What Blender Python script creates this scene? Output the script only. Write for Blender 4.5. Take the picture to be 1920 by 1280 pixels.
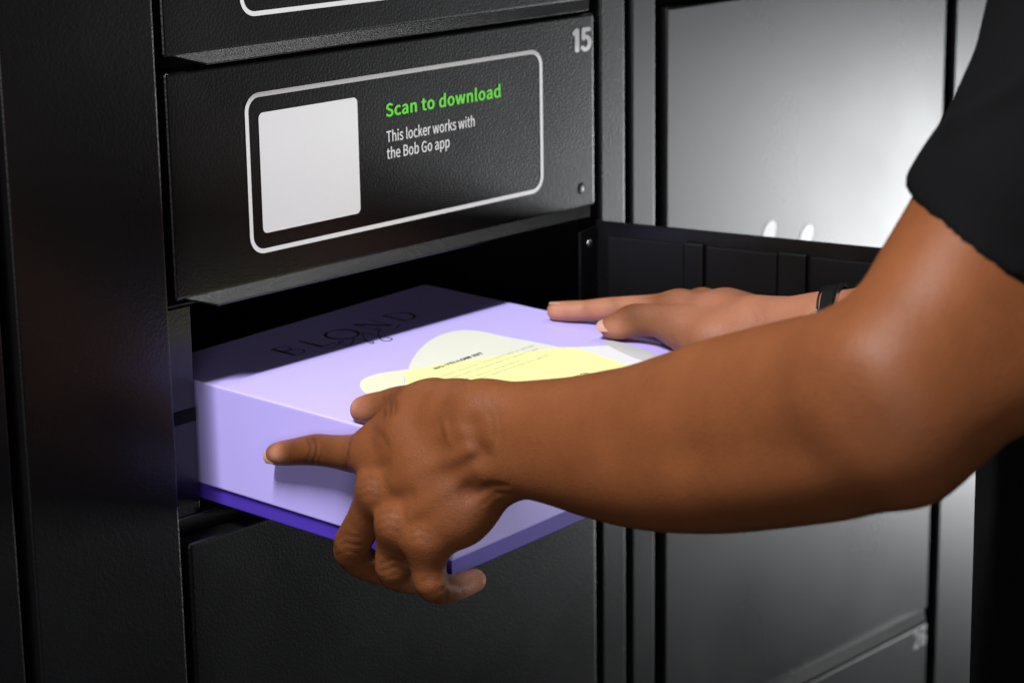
import bpy, bmesh, math, random
import numpy as np
from mathutils import Vector, Matrix

random.seed(7)
for ob in list(bpy.data.objects):
    bpy.data.objects.remove(ob, do_unlink=True)
SC = bpy.context.scene
COL = SC.collection

# ------------------------------------------------------------------ camera
# world: X along the locker fronts, Y into the lockers, Z up; door faces at Y = 0
CAM_POS = np.array([-0.92413452, -1.15105179, 0.34529874])
CAM_R = np.array([[0.67636249, 0.19347402, -0.71070499],
                  [-0.73643327, 0.15910976, -0.65753336],
                  [-0.01413552, 0.9681177, 0.25009658]])
FPX = 4340.0            # focal length in pixels of a 1920 px wide picture
cd = bpy.data.cameras.new('camera')
cd.sensor_width = 36.0
cd.lens = FPX / 1920.0 * 36.0
cd.clip_start = 0.05
cd.clip_end = 200
cd.dof.use_dof = True
cd.dof.focus_distance = 1.50
cd.dof.aperture_fstop = 7.5
cam = bpy.data.objects.new('camera', cd)
COL.objects.link(cam)
m = Matrix([list(CAM_R[i]) + [CAM_POS[i]] for i in range(3)] + [[0, 0, 0, 1]])
cam.matrix_world = m
SC.camera = cam

# ------------------------------------------------------------------ light
W = bpy.data.worlds.new('World')
SC.world = W
W.use_nodes = True
W.node_tree.nodes['Background'].inputs[0].default_value = (0.80, 0.88, 1.0, 1)
W.node_tree.nodes['Background'].inputs[1].default_value = 0.014

def area(name, loc, target, sx, sy, power, col=(1, 1, 1)):
    l = bpy.data.lights.new(name, 'AREA')
    l.shape = 'RECTANGLE'
    l.size, l.size_y = sx, sy
    l.energy = power
    l.color = col
    o = bpy.data.objects.new(name, l)
    COL.objects.link(o)
    o.location = loc
    d = Vector(target) - Vector(loc)
    o.rotation_euler = d.to_track_quat('-Z', 'Y').to_euler()
    return o
# row of ceiling panels in front of the lockers, long sides along the row
for nm, x, y, p, tilt in (('ceiling_lamp', -1.06, -0.50, 80, -24), ('ceiling_lamp', 1.30, -0.30, 9, 12), ('ceiling_lamp', 3.90, -0.50, 4, 30)):
    k = area(nm, (x, y, 1.78), (0, 0, 0), 0.70, 0.12, p, (0.985, 0.99, 1.0))
    k.rotation_euler = (0, math.radians(tilt), 0)
# lit room behind the camera
area('room_lamp', (-2.65, -2.65, 0.42), (0.1, -0.1, -0.1), 1.5, 1.0, 36, (0.98, 0.985, 1.0))
# lit hall to the right, mirrored in the glossy doors
area('hall_lamp', (5.08, -2.43, -1.24), (0.86, 0.0, -0.08), 0.6, 1.08, 112, (0.96, 0.98, 1.0))

SC.view_settings.view_transform = 'Standard'
SC.view_settings.look = 'None'
SC.view_settings.exposure = 0.0
SC.view_settings.gamma = 1.0
SC.view_settings.use_curve_mapping = False

# ------------------------------------------------------------------ materials
def mat(name, col, rough=0.5, spec=0.5, bump=None, noise=None, sss=0.0, metal=0.0, coat=0.0):
    """bump=(scale, strength, distance); noise=(scale, amount) mottles the colour"""
    mt = bpy.data.materials.new(name)
    mt.use_nodes = True
    nt = mt.node_tree
    b = nt.nodes['Principled BSDF']
    b.inputs['Base Color'].default_value = (*col, 1)
    b.inputs['Roughness'].default_value = rough
    b.inputs['Specular IOR Level'].default_value = spec
    b.inputs['Metallic'].default_value = metal
    if coat:
        b.inputs['Coat Weight'].default_value = coat
    tc = nt.nodes.new('ShaderNodeTexCoord')
    if noise:
        n = nt.nodes.new('ShaderNodeTexNoise')
        n.inputs['Scale'].default_value = noise[0]
        n.inputs['Detail'].default_value = 4
        nt.links.new(tc.outputs['Object'], n.inputs['Vector'])
        mx = nt.nodes.new('ShaderNodeMix')
        mx.data_type = 'RGBA'
        mx.inputs[6].default_value = (*[c * (1 - noise[1]) for c in col], 1)
        mx.inputs[7].default_value = (*[min(1, c * (1 + noise[1])) for c in col], 1)
        nt.links.new(n.outputs['Fac'], mx.inputs[0])
        nt.links.new(mx.outputs[2], b.inputs['Base Color'])
    if bump:
        n = nt.nodes.new('ShaderNodeTexNoise')
        n.inputs['Scale'].default_value = bump[0]
        n.inputs['Detail'].default_value = 2.0
        n.inputs['Roughness'].default_value = 0.45
        nt.links.new(tc.outputs['Object'], n.inputs['Vector'])
        bp = nt.nodes.new('ShaderNodeBump')
        bp.inputs['Strength'].default_value = bump[1]
        bp.inputs['Distance'].default_value = bump[2]
        nt.links.new(n.outputs['Fac'], bp.inputs['Height'])
        nt.links.new(bp.outputs['Normal'], b.inputs['Normal'])
    return mt

def powder(name, col, rough, bumpd, smudge=0.06):
    """powder-coated steel: orange-peel relief and faint smudges in the gloss"""
    mt = mat(name, col, rough, 0.41, bump=(500, 1.0, bumpd))
    nt = mt.node_tree
    b = nt.nodes['Principled BSDF']
    tc = [n for n in nt.nodes if n.type == 'TEX_COORD'][0]
    n = nt.nodes.new('ShaderNodeTexNoise')
    n.inputs['Scale'].default_value = 9
    n.inputs['Detail'].default_value = 6
    nt.links.new(tc.outputs['Object'], n.inputs['Vector'])
    mr = nt.nodes.new('ShaderNodeMapRange')
    mr.inputs[1].default_value = 0.3
    mr.inputs[2].default_value = 0.7
    mr.inputs[3].default_value = rough - smudge
    mr.inputs[4].default_value = rough + smudge
    nt.links.new(n.outputs['Fac'], mr.inputs[0])
    nt.links.new(mr.outputs[0], b.inputs['Roughness'])
    # a few specks of dust
    vo = nt.nodes.new('ShaderNodeTexVoronoi')
    vo.inputs['Scale'].default_value = 95
    nt.links.new(tc.outputs['Object'], vo.inputs['Vector'])
    sz = nt.nodes.new('ShaderNodeMapRange')
    sz.inputs[1].default_value = 0.035
    sz.inputs[2].default_value = 0.02
    nt.links.new(vo.outputs['Distance'], sz.inputs[0])
    pick = nt.nodes.new('ShaderNodeMath')
    pick.operation = 'GREATER_THAN'
    pick.inputs[1].default_value = 0.80
    nt.links.new(vo.outputs['Color'], pick.inputs[0])
    mu = nt.nodes.new('ShaderNodeMath')
    mu.operation = 'MULTIPLY'
    nt.links.new(sz.outputs[0], mu.inputs[0])
    nt.links.new(pick.outputs[0], mu.inputs[1])
    mx = nt.nodes.new('ShaderNodeMix')
    mx.data_type = 'RGBA'
    mx.inputs[6].default_value = (*col, 1)
    mx.inputs[7].default_value = (0.11, 0.11, 0.11, 1)
    nt.links.new(mu.outputs[0], mx.inputs[0])
    nt.links.new(mx.outputs[2], b.inputs['Base Color'])
    return mt

M_STEEL = powder('charcoal_powder_coat', (0.0042, 0.0042, 0.0047), 0.270, 0.00012, 0.02)
M_FAR = powder('charcoal_powder_coat_fine', (0.0042, 0.0042, 0.0047), 0.285, 0.00004, 0.02)
M_INNER = powder('black_inner_steel', (0.004, 0.004, 0.0046), 0.42, 0.00008)
M_DARK = mat('unlit_gap_black', (0.003, 0.003, 0.003), 0.8, 0.2)
M_WHITE = mat('white_print', (0.90, 0.90, 0.90), 0.28, 0.45, bump=(420, 1.0, 0.0001))
M_GREEN = mat('green_print', (0.14, 0.80, 0.025), 0.45, 0.4)
M_SCREW = mat('screw_zinc', (0.45, 0.44, 0.46), 0.35, 0.5, metal=1.0)
M_LID = mat('lavender_card', (0.50, 0.42, 0.92), 0.48, 0.35, bump=(900, 0.25, 0.0002), noise=(60, 0.012))
M_BASE = mat('deep_violet_card', (0.075, 0.035, 0.42), 0.5, 0.35, bump=(900, 0.25, 0.0002))
M_CREAM = mat('cream_print', (0.69, 0.69, 0.60), 0.5, 0.3)
M_LOBE = mat('pale_yellow_print', (0.70, 0.70, 0.52), 0.5, 0.3)
M_YELLOW = mat('yellow_print', (0.82, 0.82, 0.36), 0.5, 0.3)
M_PALE = mat('white_band_print', (0.70, 0.70, 0.72), 0.5, 0.3)
M_GREY = mat('grey_band_print', (0.50, 0.50, 0.50), 0.5, 0.3)
M_INK = mat('dark_violet_foil', (0.022, 0.014, 0.045), 0.35, 0.5)
M_TEXT = mat('charcoal_ink', (0.045, 0.045, 0.045), 0.5, 0.3)
M_FINE = mat('soft_grey_ink', (0.45, 0.45, 0.36), 0.5, 0.3)
M_OLIVE = mat('olive_ink', (0.10, 0.10, 0.03), 0.5, 0.3)
M_SHIRT = mat('black_jersey', (0.0030, 0.0030, 0.0034), 0.92, 0.09, bump=(700, 0.5, 0.0006))
M_TROUSER = mat('black_twill', (0.004, 0.004, 0.0045), 0.95, 0.12, bump=(500, 0.4, 0.0006))
M_NAIL = mat('fingernail', (0.52, 0.30, 0.22), 0.32, 0.5)
M_BAND = mat('black_bracelet', (0.01, 0.01, 0.01), 0.2, 0.6)
M_STEELBAND = mat('bracelet_steel', (0.6, 0.6, 0.62), 0.22, 0.5, metal=1.0)

# skin: paler palms and finger tips, darker knuckle skin; hand highlight, elbow shade painted in
M_SKIN = bpy.data.materials.new('skin')
M_SKIN.use_nodes = True
_nt = M_SKIN.node_tree
_b = _nt.nodes['Principled BSDF']
_tc = _nt.nodes.new('ShaderNodeTexCoord')
def _noise(scale, detail):
    n = _nt.nodes.new('ShaderNodeTexNoise')
    n.inputs['Scale'].default_value = scale
    n.inputs['Detail'].default_value = detail
    _nt.links.new(_tc.outputs['Object'], n.inputs['Vector'])
    return n
def _mix(fac, a, b):
    mx = _nt.nodes.new('ShaderNodeMix')
    mx.data_type = 'RGBA'
    for s, v in ((0, fac), (6, a), (7, b)):
        if isinstance(v, tuple):
            mx.inputs[s].default_value = (*v, 1)
        else:
            _nt.links.new(v, mx.inputs[s])
    return mx.outputs[2]
def _attr(name):
    a = _nt.nodes.new('ShaderNodeAttribute')
    a.attribute_name = name
    return a.outputs['Fac']
_n1 = _noise(26, 8)
_n1.inputs['Roughness'].default_value = 0.62
_base = _mix(_n1.outputs['Fac'], (0.128, 0.0385, 0.0120), (0.235, 0.077, 0.0265))
_n2 = _noise(700, 3)
_mr = _nt.nodes.new('ShaderNodeMapRange')
_mr.inputs[1].default_value = 0.55
_mr.inputs[2].default_value = 0.8
_mr.inputs[3].default_value = 0.0
_mr.inputs[4].default_value = 0.35
_nt.links.new(_n2.outputs['Fac'], _mr.inputs[0])
_base = _mix(_mr.outputs[0], _base, (0.085, 0.028, 0.011))
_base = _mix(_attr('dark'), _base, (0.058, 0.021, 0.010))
_base = _mix(_attr('pale'), _base, (0.56, 0.25, 0.16))
_nt.links.new(_base, _b.inputs['Base Color'])
_b.inputs['Roughness'].default_value = 0.50
_b.inputs['Specular IOR Level'].default_value = 0.23
_b.inputs['Subsurface Weight'].default_value = 0.12
_b.inputs['Subsurface Radius'].default_value = (1.0, 0.35, 0.15)
_b.inputs['Subsurface Scale'].default_value = 0.006
_n3 = _nt.nodes.new('ShaderNodeTexVoronoi')
_n3.inputs['Scale'].default_value = 900
_nt.links.new(_tc.outputs['Object'], _n3.inputs['Vector'])
_n4 = _noise(220, 4)
_ad = _nt.nodes.new('ShaderNodeMath')
_ad.operation = 'ADD'
_nt.links.new(_n3.outputs['Distance'], _ad.inputs[0])
_nt.links.new(_n4.outputs['Fac'], _ad.inputs[1])
_bp = _nt.nodes.new('ShaderNodeBump')
_bp.inputs['Strength'].default_value = 0.3
_bp.inputs['Distance'].default_value = 0.0006
_nt.links.new(_ad.outputs[0], _bp.inputs['Height'])
_nt.links.new(_bp.outputs['Normal'], _b.inputs['Normal'])

# ------------------------------------------------------------------ object helpers
ORG = {}
def empty(name, loc, label=None, cat=None, group=None):
    o = bpy.data.objects.new(name, None)
    o.empty_display_size = 0.05
    COL.objects.link(o)
    o.location = loc
    ORG[o.name] = Vector(loc)
    if label:
        o['label'] = label
        o['category'] = cat
    if group:
        o['group'] = group
    return o

def add(name, me, material, parent, smooth=False, label=None):
    """link a mesh given in world coordinates as a part of parent"""
    o = bpy.data.objects.new(name, me)
    COL.objects.link(o)
    og = ORG[parent.name] if parent is not None else Vector((0, 0, 0))
    me.transform(Matrix.Translation(-og))
    ORG[o.name] = og
    if parent is not None:
        o.parent = parent
    me.materials.clear()
    me.materials.append(material)
    if smooth:
        me.polygons.foreach_set('use_smooth', [True] * len(me.polygons))
    if label:
        o['label'] = label
    me.update()
    return o

def mesh_of(verts, faces, name='m'):
    me = bpy.data.meshes.new(name)
    me.from_pydata([tuple(v) for v in verts], [], faces)
    me.update()
    return me

def hexa(c8, bevel=0.0, seg=2):
    """box from 8 corners: 0-3 bottom ring, 4-7 top ring"""
    bm = bmesh.new()
    v = [bm.verts.new(tuple(p)) for p in c8]
    for f in ((3, 2, 1, 0), (4, 5, 6, 7), (0, 1, 5, 4), (1, 2, 6, 5), (2, 3, 7, 6), (3, 0, 4, 7)):
        bm.faces.new([v[i] for i in f])
    bmesh.ops.recalc_face_normals(bm, faces=bm.faces)
    if bevel:
        bmesh.ops.bevel(bm, geom=list(bm.edges), offset=bevel, segments=seg, affect='EDGES', profile=0.6)
    me = bpy.data.meshes.new('b')
    bm.to_mesh(me)
    bm.free()
    if bevel:
        me.polygons.foreach_set('use_smooth', [p.area < 0.0 for p in me.polygons])
    return me

def bx(x0, x1, y0, y1, z0, z1):
    return [(x0, y0, z0), (x1, y0, z0), (x1, y1, z0), (x0, y1, z0), (x0, y0, z1), (x1, y0, z1), (x1, y1, z1), (x0, y1, z1)]

def box(name, x0, x1, y0, y1, z0, z1, material, parent, bevel=0.0, seg=2, label=None):
    return add(name, hexa(bx(x0, x1, y0, y1, z0, z1), bevel, seg), material, parent, label=label)

def rrect(x0, x1, z0, z1, r, n=8):
    pts = []
    for cx, cz, a0 in ((x1 - r, z1 - r, 0), (x0 + r, z1 - r, 90), (x0 + r, z0 + r, 180), (x1 - r, z0 + r, 270)):
        for i in range(n + 1):
            a = math.radians(a0 + 90 * i / n)
            pts.append((cx + r * math.cos(a), cz + r * math.sin(a)))
    return pts

def frame_of(o, ux, uy):
    """2D -> 3D mapper for prints: origin o, axes ux, uy"""
    o, ux, uy = Vector(o), Vector(ux), Vector(uy)
    return lambda p: tuple(o + ux * p[0] + uy * p[1])

def decal(name, pts, fr, material, parent, label=None):
    return add(name, mesh_of([fr(p) for p in pts], [list(range(len(pts)))]), material, parent, label=label)

def ring(name, outer, inner, fr, material, parent):
    n = len(outer)
    return add(name, mesh_of([fr(p) for p in outer + inner],
               [[i, (i + 1) % n, n + (i + 1) % n, n + i] for i in range(n)]), material, parent)

def ribbon(name, pts, width, fr, material, parent, closed=False):
    """flat stroke; width a number or one per point"""
    P = [Vector(p) for p in pts]
    n = len(P)
    vs, fs = [], []
    for i in range(n):
        a = P[i - 1] if (i > 0 or closed) else P[i]
        b = P[(i + 1) % n] if (i < n - 1 or closed) else P[i]
        t = (b - a)
        t = t.normalized() if t.length > 1e-9 else Vector((1, 0))
        nn = Vector((-t.y, t.x))
        w = (width[i] if isinstance(width, (list, tuple)) else width) / 2
        vs += [fr(P[i] + nn * w), fr(P[i] - nn * w)]
    for i in range(n if closed else n - 1):
        j = (i + 1) % n
        fs.append([2 * i, 2 * i + 1, 2 * j + 1, 2 * j])
    return add(name, mesh_of(vs, fs), material, parent)

def spline(pts, k=6):
    """Catmull-Rom through 2D points"""
    out = []
    P = [Vector(p) for p in pts]
    for i in range(len(P) - 1):
        p0, p1, p2, p3 = P[max(i - 1, 0)], P[i], P[i + 1], P[min(i + 2, len(P) - 1)]
        for j in range(k):
            t = j / k
            out.append(0.5 * ((2 * p1) + (p2 - p0) * t + (2 * p0 - 5 * p1 + 4 * p2 - p3) * t * t + (3 * p1 - p0 - 3 * p2 + p3) * t ** 3))
    out.append(P[-1])
    return [tuple(p) for p in out]

# outlines of a plain sans-serif: advance and contours in 1/1000 em, capitals 257 high
GLYPHS = {' ': (78, []),
         ',': (97, ['26,-67 48,-54 64,-38 74,-17 77,7 76,22 70,34 62,42 50,44 41,43 33,38 28,31 26,22 28,12 33,5 41,1 50,-1 54,0 51,-15 44,-28 33,-39 19,-48']),
         '-': (121, ['16,86 106,86 106,110 16,110']),
         '1': (150, ['84,0 124,0 124,257 92,257 40,226 40,190 84,214']),
         '2': (194, ['15,0 177,0 177,28 106,28 64,25 105,67 137,108 157,147 165,186 159,217 144,241 121,256 90,261 67,259 47,251 30,239 14,224 33,206 44,217 57,227 71,233 86,235 107,231 121,221 130,205 133,185 126,150 104,112 68,68 15,19']),
         '5': (194, ['92,-5 123,1 150,18 169,46 176,83 170,120 153,146 128,160 98,165 87,165 78,163 69,159 60,155 67,229 163,229 163,257 39,257 30,137 47,126 58,133 68,137 78,140 90,141 112,137 129,126 139,107 143,83 139,57 127,38 110,26 89,22 68,24 51,31 37,40 26,50 9,29 24,17 42,6 64,-2']),
         '6': (194, ['105,-5 134,1 157,18 173,45 179,79 174,114 160,139 137,154 108,159 93,157 77,151 63,141 50,129 56,179 70,212 91,229 116,235 127,234 138,230 148,223 157,215 175,235 163,246 149,254 133,259 114,261 79,254 48,230 27,187 20,123 26,67 44,27 71,3', '50,103 63,118 77,128 90,134 103,136 123,132 137,120 146,102 149,79 145,55 136,37 123,25 105,21 84,26 67,42 56,68']),
         'B': (230, ['35,0 117,0 156,5 187,19 207,42 214,75 210,99 200,117 183,129 162,137 162,138 178,147 190,159 197,176 200,194 193,223 175,242 147,253 111,257 35,257', '68,148 68,231 107,231 134,229 153,222 164,209 168,190 164,172 153,159 134,151 106,148', '68,26 68,123 112,123 142,120 164,111 178,97 182,76 178,54 164,38 142,29 112,26']),
         'E': (206, ['35,0 187,0 187,28 68,28 68,121 165,121 165,149 68,149 68,229 183,229 183,257 35,257']),
         'G': (241, ['136,-5 161,-2 182,4 201,13 215,25 215,133 131,133 131,106 186,106 186,39 177,33 165,28 153,25 139,24 103,31 76,52 59,85 54,129 60,172 77,205 104,226 139,233 157,231 171,226 184,218 194,209 212,230 199,241 183,251 162,258 138,261 91,252 54,226 29,184 20,128 29,72 53,31 90,4']),
         'I': (103, ['35,0 68,0 68,257 35,257']),
         'K': (226, ['35,0 68,0 68,81 112,134 189,0 225,0 132,159 213,257 176,257 68,128 68,257 35,257']),
         'L': (190, ['35,0 180,0 180,28 68,28 68,257 35,257']),
         'N': (253, ['35,0 66,0 66,135 65,155 64,175 63,195 62,215 63,215 91,162 185,0 218,0 218,257 187,257 187,123 187,103 188,82 190,62 192,42 190,42 162,95 68,257 35,257']),
         'O': (260, ['130,-5 174,5 209,31 231,74 239,129 231,185 209,226 174,252 130,261 86,252 51,226 28,185 20,129 28,74 51,31 86,5', '130,24 98,31 74,52 59,86 54,129 59,172 74,205 98,226 130,233 161,226 185,205 201,172 206,129 201,86 185,52 161,31']),
         'S': (209, ['106,-5 143,1 170,17 188,40 194,68 190,93 178,112 162,126 141,137 104,153 89,159 75,168 65,180 62,196 65,211 75,223 90,230 110,233 127,231 142,226 156,219 168,209 185,230 170,242 152,252 132,259 110,261 77,256 52,242 35,221 29,193 34,169 46,150 63,137 81,127 118,111 135,103 148,94 157,82 161,65 157,48 146,35 130,27 107,24 87,26 68,33 51,43 36,56 17,33 35,18 56,6 80,-2']),
         'T': (210, ['89,0 121,0 121,229 199,229 199,257 11,257 11,229 89,229']),
         'W': (307, ['63,0 102,0 140,155 153,213 154,213 167,155 206,0 245,0 298,257 267,257 239,117 225,34 223,34 205,117 169,257 140,257 104,117 86,34 85,34 69,117 42,257 9,257']),
         'Y': (186, ['77,0 109,0 109,99 186,257 153,257 120,184 94,128 92,128 67,184 34,257 0,257 77,99']),
         'a': (197, ['76,-5 93,-2 109,3 125,12 139,23 140,23 143,0 169,0 169,117 165,149 154,174 133,189 103,195 81,193 61,187 43,179 29,170 41,148 53,156 67,162 82,167 98,168 117,164 129,154 136,138 137,120 85,111 49,97 28,77 21,49 25,26 36,10 54,-1', '85,21 72,23 61,28 54,38 51,51 56,68 70,82 97,92 137,99 137,46 124,35 111,28 98,23']),
         'b': (216, ['116,-5 147,2 173,22 192,55 199,98 194,138 179,169 155,188 123,195 107,193 92,187 77,179 63,168 64,202 64,279 32,279 32,0 58,0 61,20 62,20 75,9 89,2 102,-3', '111,22 100,23 89,27 77,33 64,42 64,142 78,153 90,161 103,166 115,168 138,163 154,149 163,127 165,98 161,66 150,42 132,28']),
         'c': (179, ['107,-5 124,-3 140,2 155,9 169,19 155,41 145,34 134,28 123,24 110,22 86,27 67,42 55,65 51,95 56,125 68,148 87,163 111,168 122,167 131,164 140,158 149,152 165,173 154,181 142,188 127,193 110,195 75,188 46,169 26,137 18,95 25,53 44,22 72,2']),
         'd': (217, ['97,-5 114,-2 129,3 143,12 155,22 156,22 159,0 185,0 185,279 153,279 153,206 154,173 142,182 130,189 116,194 101,195 70,188 43,168 25,137 19,95 24,53 40,21 65,2', '104,22 82,27 65,42 55,65 51,95 56,125 68,148 85,163 106,168 118,167 130,163 141,157 153,148 153,48 141,37 129,29 117,24']),
         'e': (194, ['109,-5 127,-3 144,1 158,7 172,15 160,36 149,30 138,25 126,22 113,21 88,26 68,39 55,60 50,88 178,88 179,106 174,143 160,171 136,189 103,195 72,188 44,168 25,137 18,95 25,53 45,22 74,2', '49,110 56,135 68,154 85,166 104,169 124,166 139,154 148,136 151,110']),
         'f': (114, ['12,164 37,164 37,0 69,0 69,164 110,164 110,190 69,190 69,220 71,236 76,248 84,255 96,258 118,252 125,277 93,283 68,279 51,266 41,247 37,221 37,190 12,188']),
         'g': (197, ['96,-88 136,-82 166,-68 186,-47 193,-22 188,-1 176,13 155,21 126,23 89,23 73,25 63,29 57,36 56,44 57,51 59,57 63,62 68,67 96,60 123,65 145,78 160,99 166,126 164,138 161,149 156,158 150,166 189,166 189,190 123,190 96,195 69,190 46,177 31,155 25,127 27,111 33,97 41,85 50,76 50,75 42,68 35,60 31,50 29,39 30,29 34,20 39,13 46,8 46,6 34,-3 25,-13 20,-25 18,-37 24,-58 40,-74 65,-84', '96,82 80,85 68,94 59,108 56,127 59,146 68,160 80,169 96,172 112,169 125,160 133,146 137,127 133,108 125,94 112,85', '101,-65 78,-63 60,-56 50,-46 46,-32 47,-24 50,-16 56,-8 65,0 90,-3 123,-3 139,-4 151,-8 159,-16 161,-27 157,-41 145,-54 126,-62']),
         'h': (213, ['32,0 64,0 64,138 78,151 90,160 103,165 116,167 133,164 144,155 150,139 152,116 152,0 184,0 184,120 181,152 170,176 152,190 126,195 108,193 91,186 77,176 63,163 64,202 64,279 32,279']),
         'i': (96, ['32,0 64,0 64,190 32,190', '48,229 57,231 64,235 68,242 70,251 68,259 64,266 57,270 48,271 40,270 33,266 29,259 27,251 29,242 33,235 40,231']),
         'k': (193, ['32,0 64,0 64,50 99,92 155,0 190,0 118,113 181,190 146,190 65,90 64,90 64,279 32,279']),
         'l': (99, ['66,-5 84,-2 80,23 73,22 64,36 64,279 32,279 32,38 34,20 40,7 51,-2']),
         'n': (214, ['32,0 64,0 64,138 78,151 90,160 103,165 116,167 133,164 144,155 150,139 152,116 152,0 184,0 184,120 181,152 170,176 152,190 126,195 108,193 91,186 76,175 62,162 58,190 32,190']),
         'o': (212, ['106,-5 139,2 167,22 187,53 194,95 187,137 167,169 139,188 106,195 73,188 45,169 25,137 18,95 25,53 45,22 73,2', '106,22 84,27 66,42 55,65 51,95 55,125 66,148 84,163 106,168 129,163 146,148 157,125 161,95 157,65 146,42 129,27']),
         'p': (217, ['32,-80 64,-80 64,-16 63,18 76,8 90,1 103,-3 116,-5 147,2 173,22 192,55 199,98 194,138 179,169 155,188 123,195 107,193 91,187 76,178 62,168 58,190 32,190', '111,22 100,23 89,27 77,33 64,42 64,142 78,153 91,161 103,166 115,168 138,163 154,149 163,127 165,98 161,66 150,42 132,28']),
         'r': (136, ['32,0 64,0 64,122 75,143 87,156 100,164 112,166 131,163 137,191 116,195 101,192 86,184 73,172 62,155 58,190 32,190']),
         's': (164, ['82,-5 112,0 133,12 146,30 151,52 146,75 132,90 114,101 93,110 78,116 65,122 56,131 52,143 54,153 61,162 72,168 88,170 100,169 111,165 121,160 131,153 146,173 134,182 120,189 104,193 87,195 59,191 39,179 26,162 22,141 27,120 39,105 57,94 77,86 93,80 107,72 117,63 120,50 118,38 111,29 99,23 83,20 67,22 53,27 39,34 27,43 11,22 26,11 43,3 62,-3']),
         't': (132, ['92,-5 127,2 121,27 99,21 85,24 76,31 71,42 70,58 70,164 121,164 121,190 70,190 70,244 43,244 40,190 9,188 9,164 38,164 38,59 41,33 50,13 66,0']),
         'u': (213, ['88,-5 106,-2 122,5 137,16 151,30 152,30 154,0 181,0 181,190 149,190 149,55 136,41 124,31 111,25 97,23 81,26 70,35 64,51 62,74 62,190 29,190 29,70 33,38 44,14 62,0']),
         'v': (182, ['73,0 111,0 178,190 146,190 110,82 93,26 91,26 74,82 38,190 5,190']),
         'w': (281, ['62,0 99,0 126,102 139,157 141,157 154,103 181,0 220,0 272,190 241,190 213,80 202,27 200,27 187,80 157,190 126,190 96,80 83,27 82,27 70,80 42,190 9,190']),
         'x': (174, ['5,0 39,0 64,44 84,78 85,78 106,44 134,0 169,0 106,96 164,190 131,190 107,148 91,117 89,117 70,148 45,190 10,190 68,99']),
         'y': (182, ['35,-82 61,-77 80,-63 95,-42 106,-16 178,190 147,190 112,85 97,31 95,31 76,85 38,190 5,190 81,0 77,-15 70,-31 60,-44 49,-53 34,-56 19,-53 13,-78']),
         }

def text(name, body, x0, x1, base, cap, fr, material, parent, bold=0.0, label=None):
    """lettering whose ink runs from x0 to x1 with the given baseline and cap height"""
    cu = bpy.data.curves.new('t', 'CURVE')
    cu.dimensions = '2D'
    cu.fill_mode = 'BOTH'
    pen = 0.0
    for ch in body:
        adv, conts = GLYPHS[ch]
        for c in conts:
            pts = [tuple(int(q) * 0.001 for q in p.split(',')) for p in c.split()]
            sp = cu.splines.new('POLY')
            sp.points.add(len(pts) - 1)
            for i, p in enumerate(pts):
                sp.points[i].co = (p[0] + pen, p[1], 0, 1)
            sp.use_cyclic_u = True
        pen += adv * 0.001 + bold * 1.2
    ob = bpy.data.objects.new('t', cu)
    COL.objects.link(ob)
    dg = bpy.context.evaluated_depsgraph_get()
    me = bpy.data.meshes.new_from_object(ob.evaluated_get(dg))
    bpy.data.objects.remove(ob)
    lo, hi = min(v.co.x for v in me.vertices), max(v.co.x for v in me.vertices)
    sx, sy = (x1 - x0) / (hi - lo + 2 * bold), cap / (0.257 + 1.2 * bold)
    o3, u3, w3 = Vector(fr((0, 0))), Vector(fr((1, 0))), Vector(fr((0, 1)))
    up = (u3 - o3).cross(w3 - o3).normalized()
    base_v = [(v.co.x - lo + bold, v.co.y + 0.6 * bold) for v in me.vertices]
    base_f = [tuple(p.vertices) for p in me.polygons]
    vs, fs = [], []
    # heavier weights: the strokes laid several times side by side
    for k, (ex, ey) in enumerate(((0, 0), (-1, 0), (1, 0), (0, .6), (0, -.6), (-.7, .4), (.7, -.4)) if bold else ((0, 0),)):
        n0 = len(vs)
        vs += [Vector(fr((x0 + (x + ex * bold) * sx, base + (y + ey * bold) * sy))) + up * (0.000012 * k) for x, y in base_v]
        fs += [tuple(i + n0 for i in f) for f in base_f]
    return add(name, mesh_of(vs, fs), material, parent, label=label)

# ------------------------------------------------------------------ the lockers
PITCH = 0.158
LK = empty('parcel_locker', (0.2, 0.25, -0.75), 'charcoal steel parcel locker column holding door 15 and the open compartment', 'locker',
           'locker columns side by side')
FACE = frame_of((0, -0.0004, 0), (1, 0, 0), (0, 0, 1))

def locker_door(name, x0, x1, z0, z1, parent, lip=True, label=None, steel=None):
    steel = steel or M_STEEL
    d = box(name, x0, x1, 0.0, 0.018, z0, z1, steel, parent, 0.0022, 3, label=label)
    if lip:   # pull lip folded forwards along the lower edge, its ends cut at a slant
        t = 0.0012
        top = [(x0 + 0.005, 0.001, z0 + 0.0015), (x1 - 0.004, 0.001, z0 + 0.0015),
               (x1 - 0.017, -0.0095, z0 - 0.0055), (x0 + 0.027, -0.0095, z0 - 0.0055)]
        low = [(p[0], p[1] + 0.0006, p[2] - t) for p in top]
        add('pull_lip', hexa(low + top, 0.0004, 2), steel, d)
    return d

box('pillar', -0.1326, -0.0166, -0.013, 0.05, -0.9, 0.7, M_STEEL, LK, 0.0022, 3)
box('side_post', 0.4245, 0.4535, 0.0, 0.04, -0.9, 0.7, M_STEEL, LK, 0.0018, 3)
door14 = locker_door('door', 0.0, 0.417, PITCH - 0.002, PITCH + 0.146, LK, label='door above number 15, its white frame cut by the picture')
door15 = locker_door('door', 0.0, 0.417, -0.002, 0.146, LK, label='closed door number 15 with green and white lettering')
box('door', 0.0, 0.417, 0.0, 0.018, -0.62, -0.168, M_STEEL, LK, 0.003, 3, label='plain lower door under the open compartment')

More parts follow.
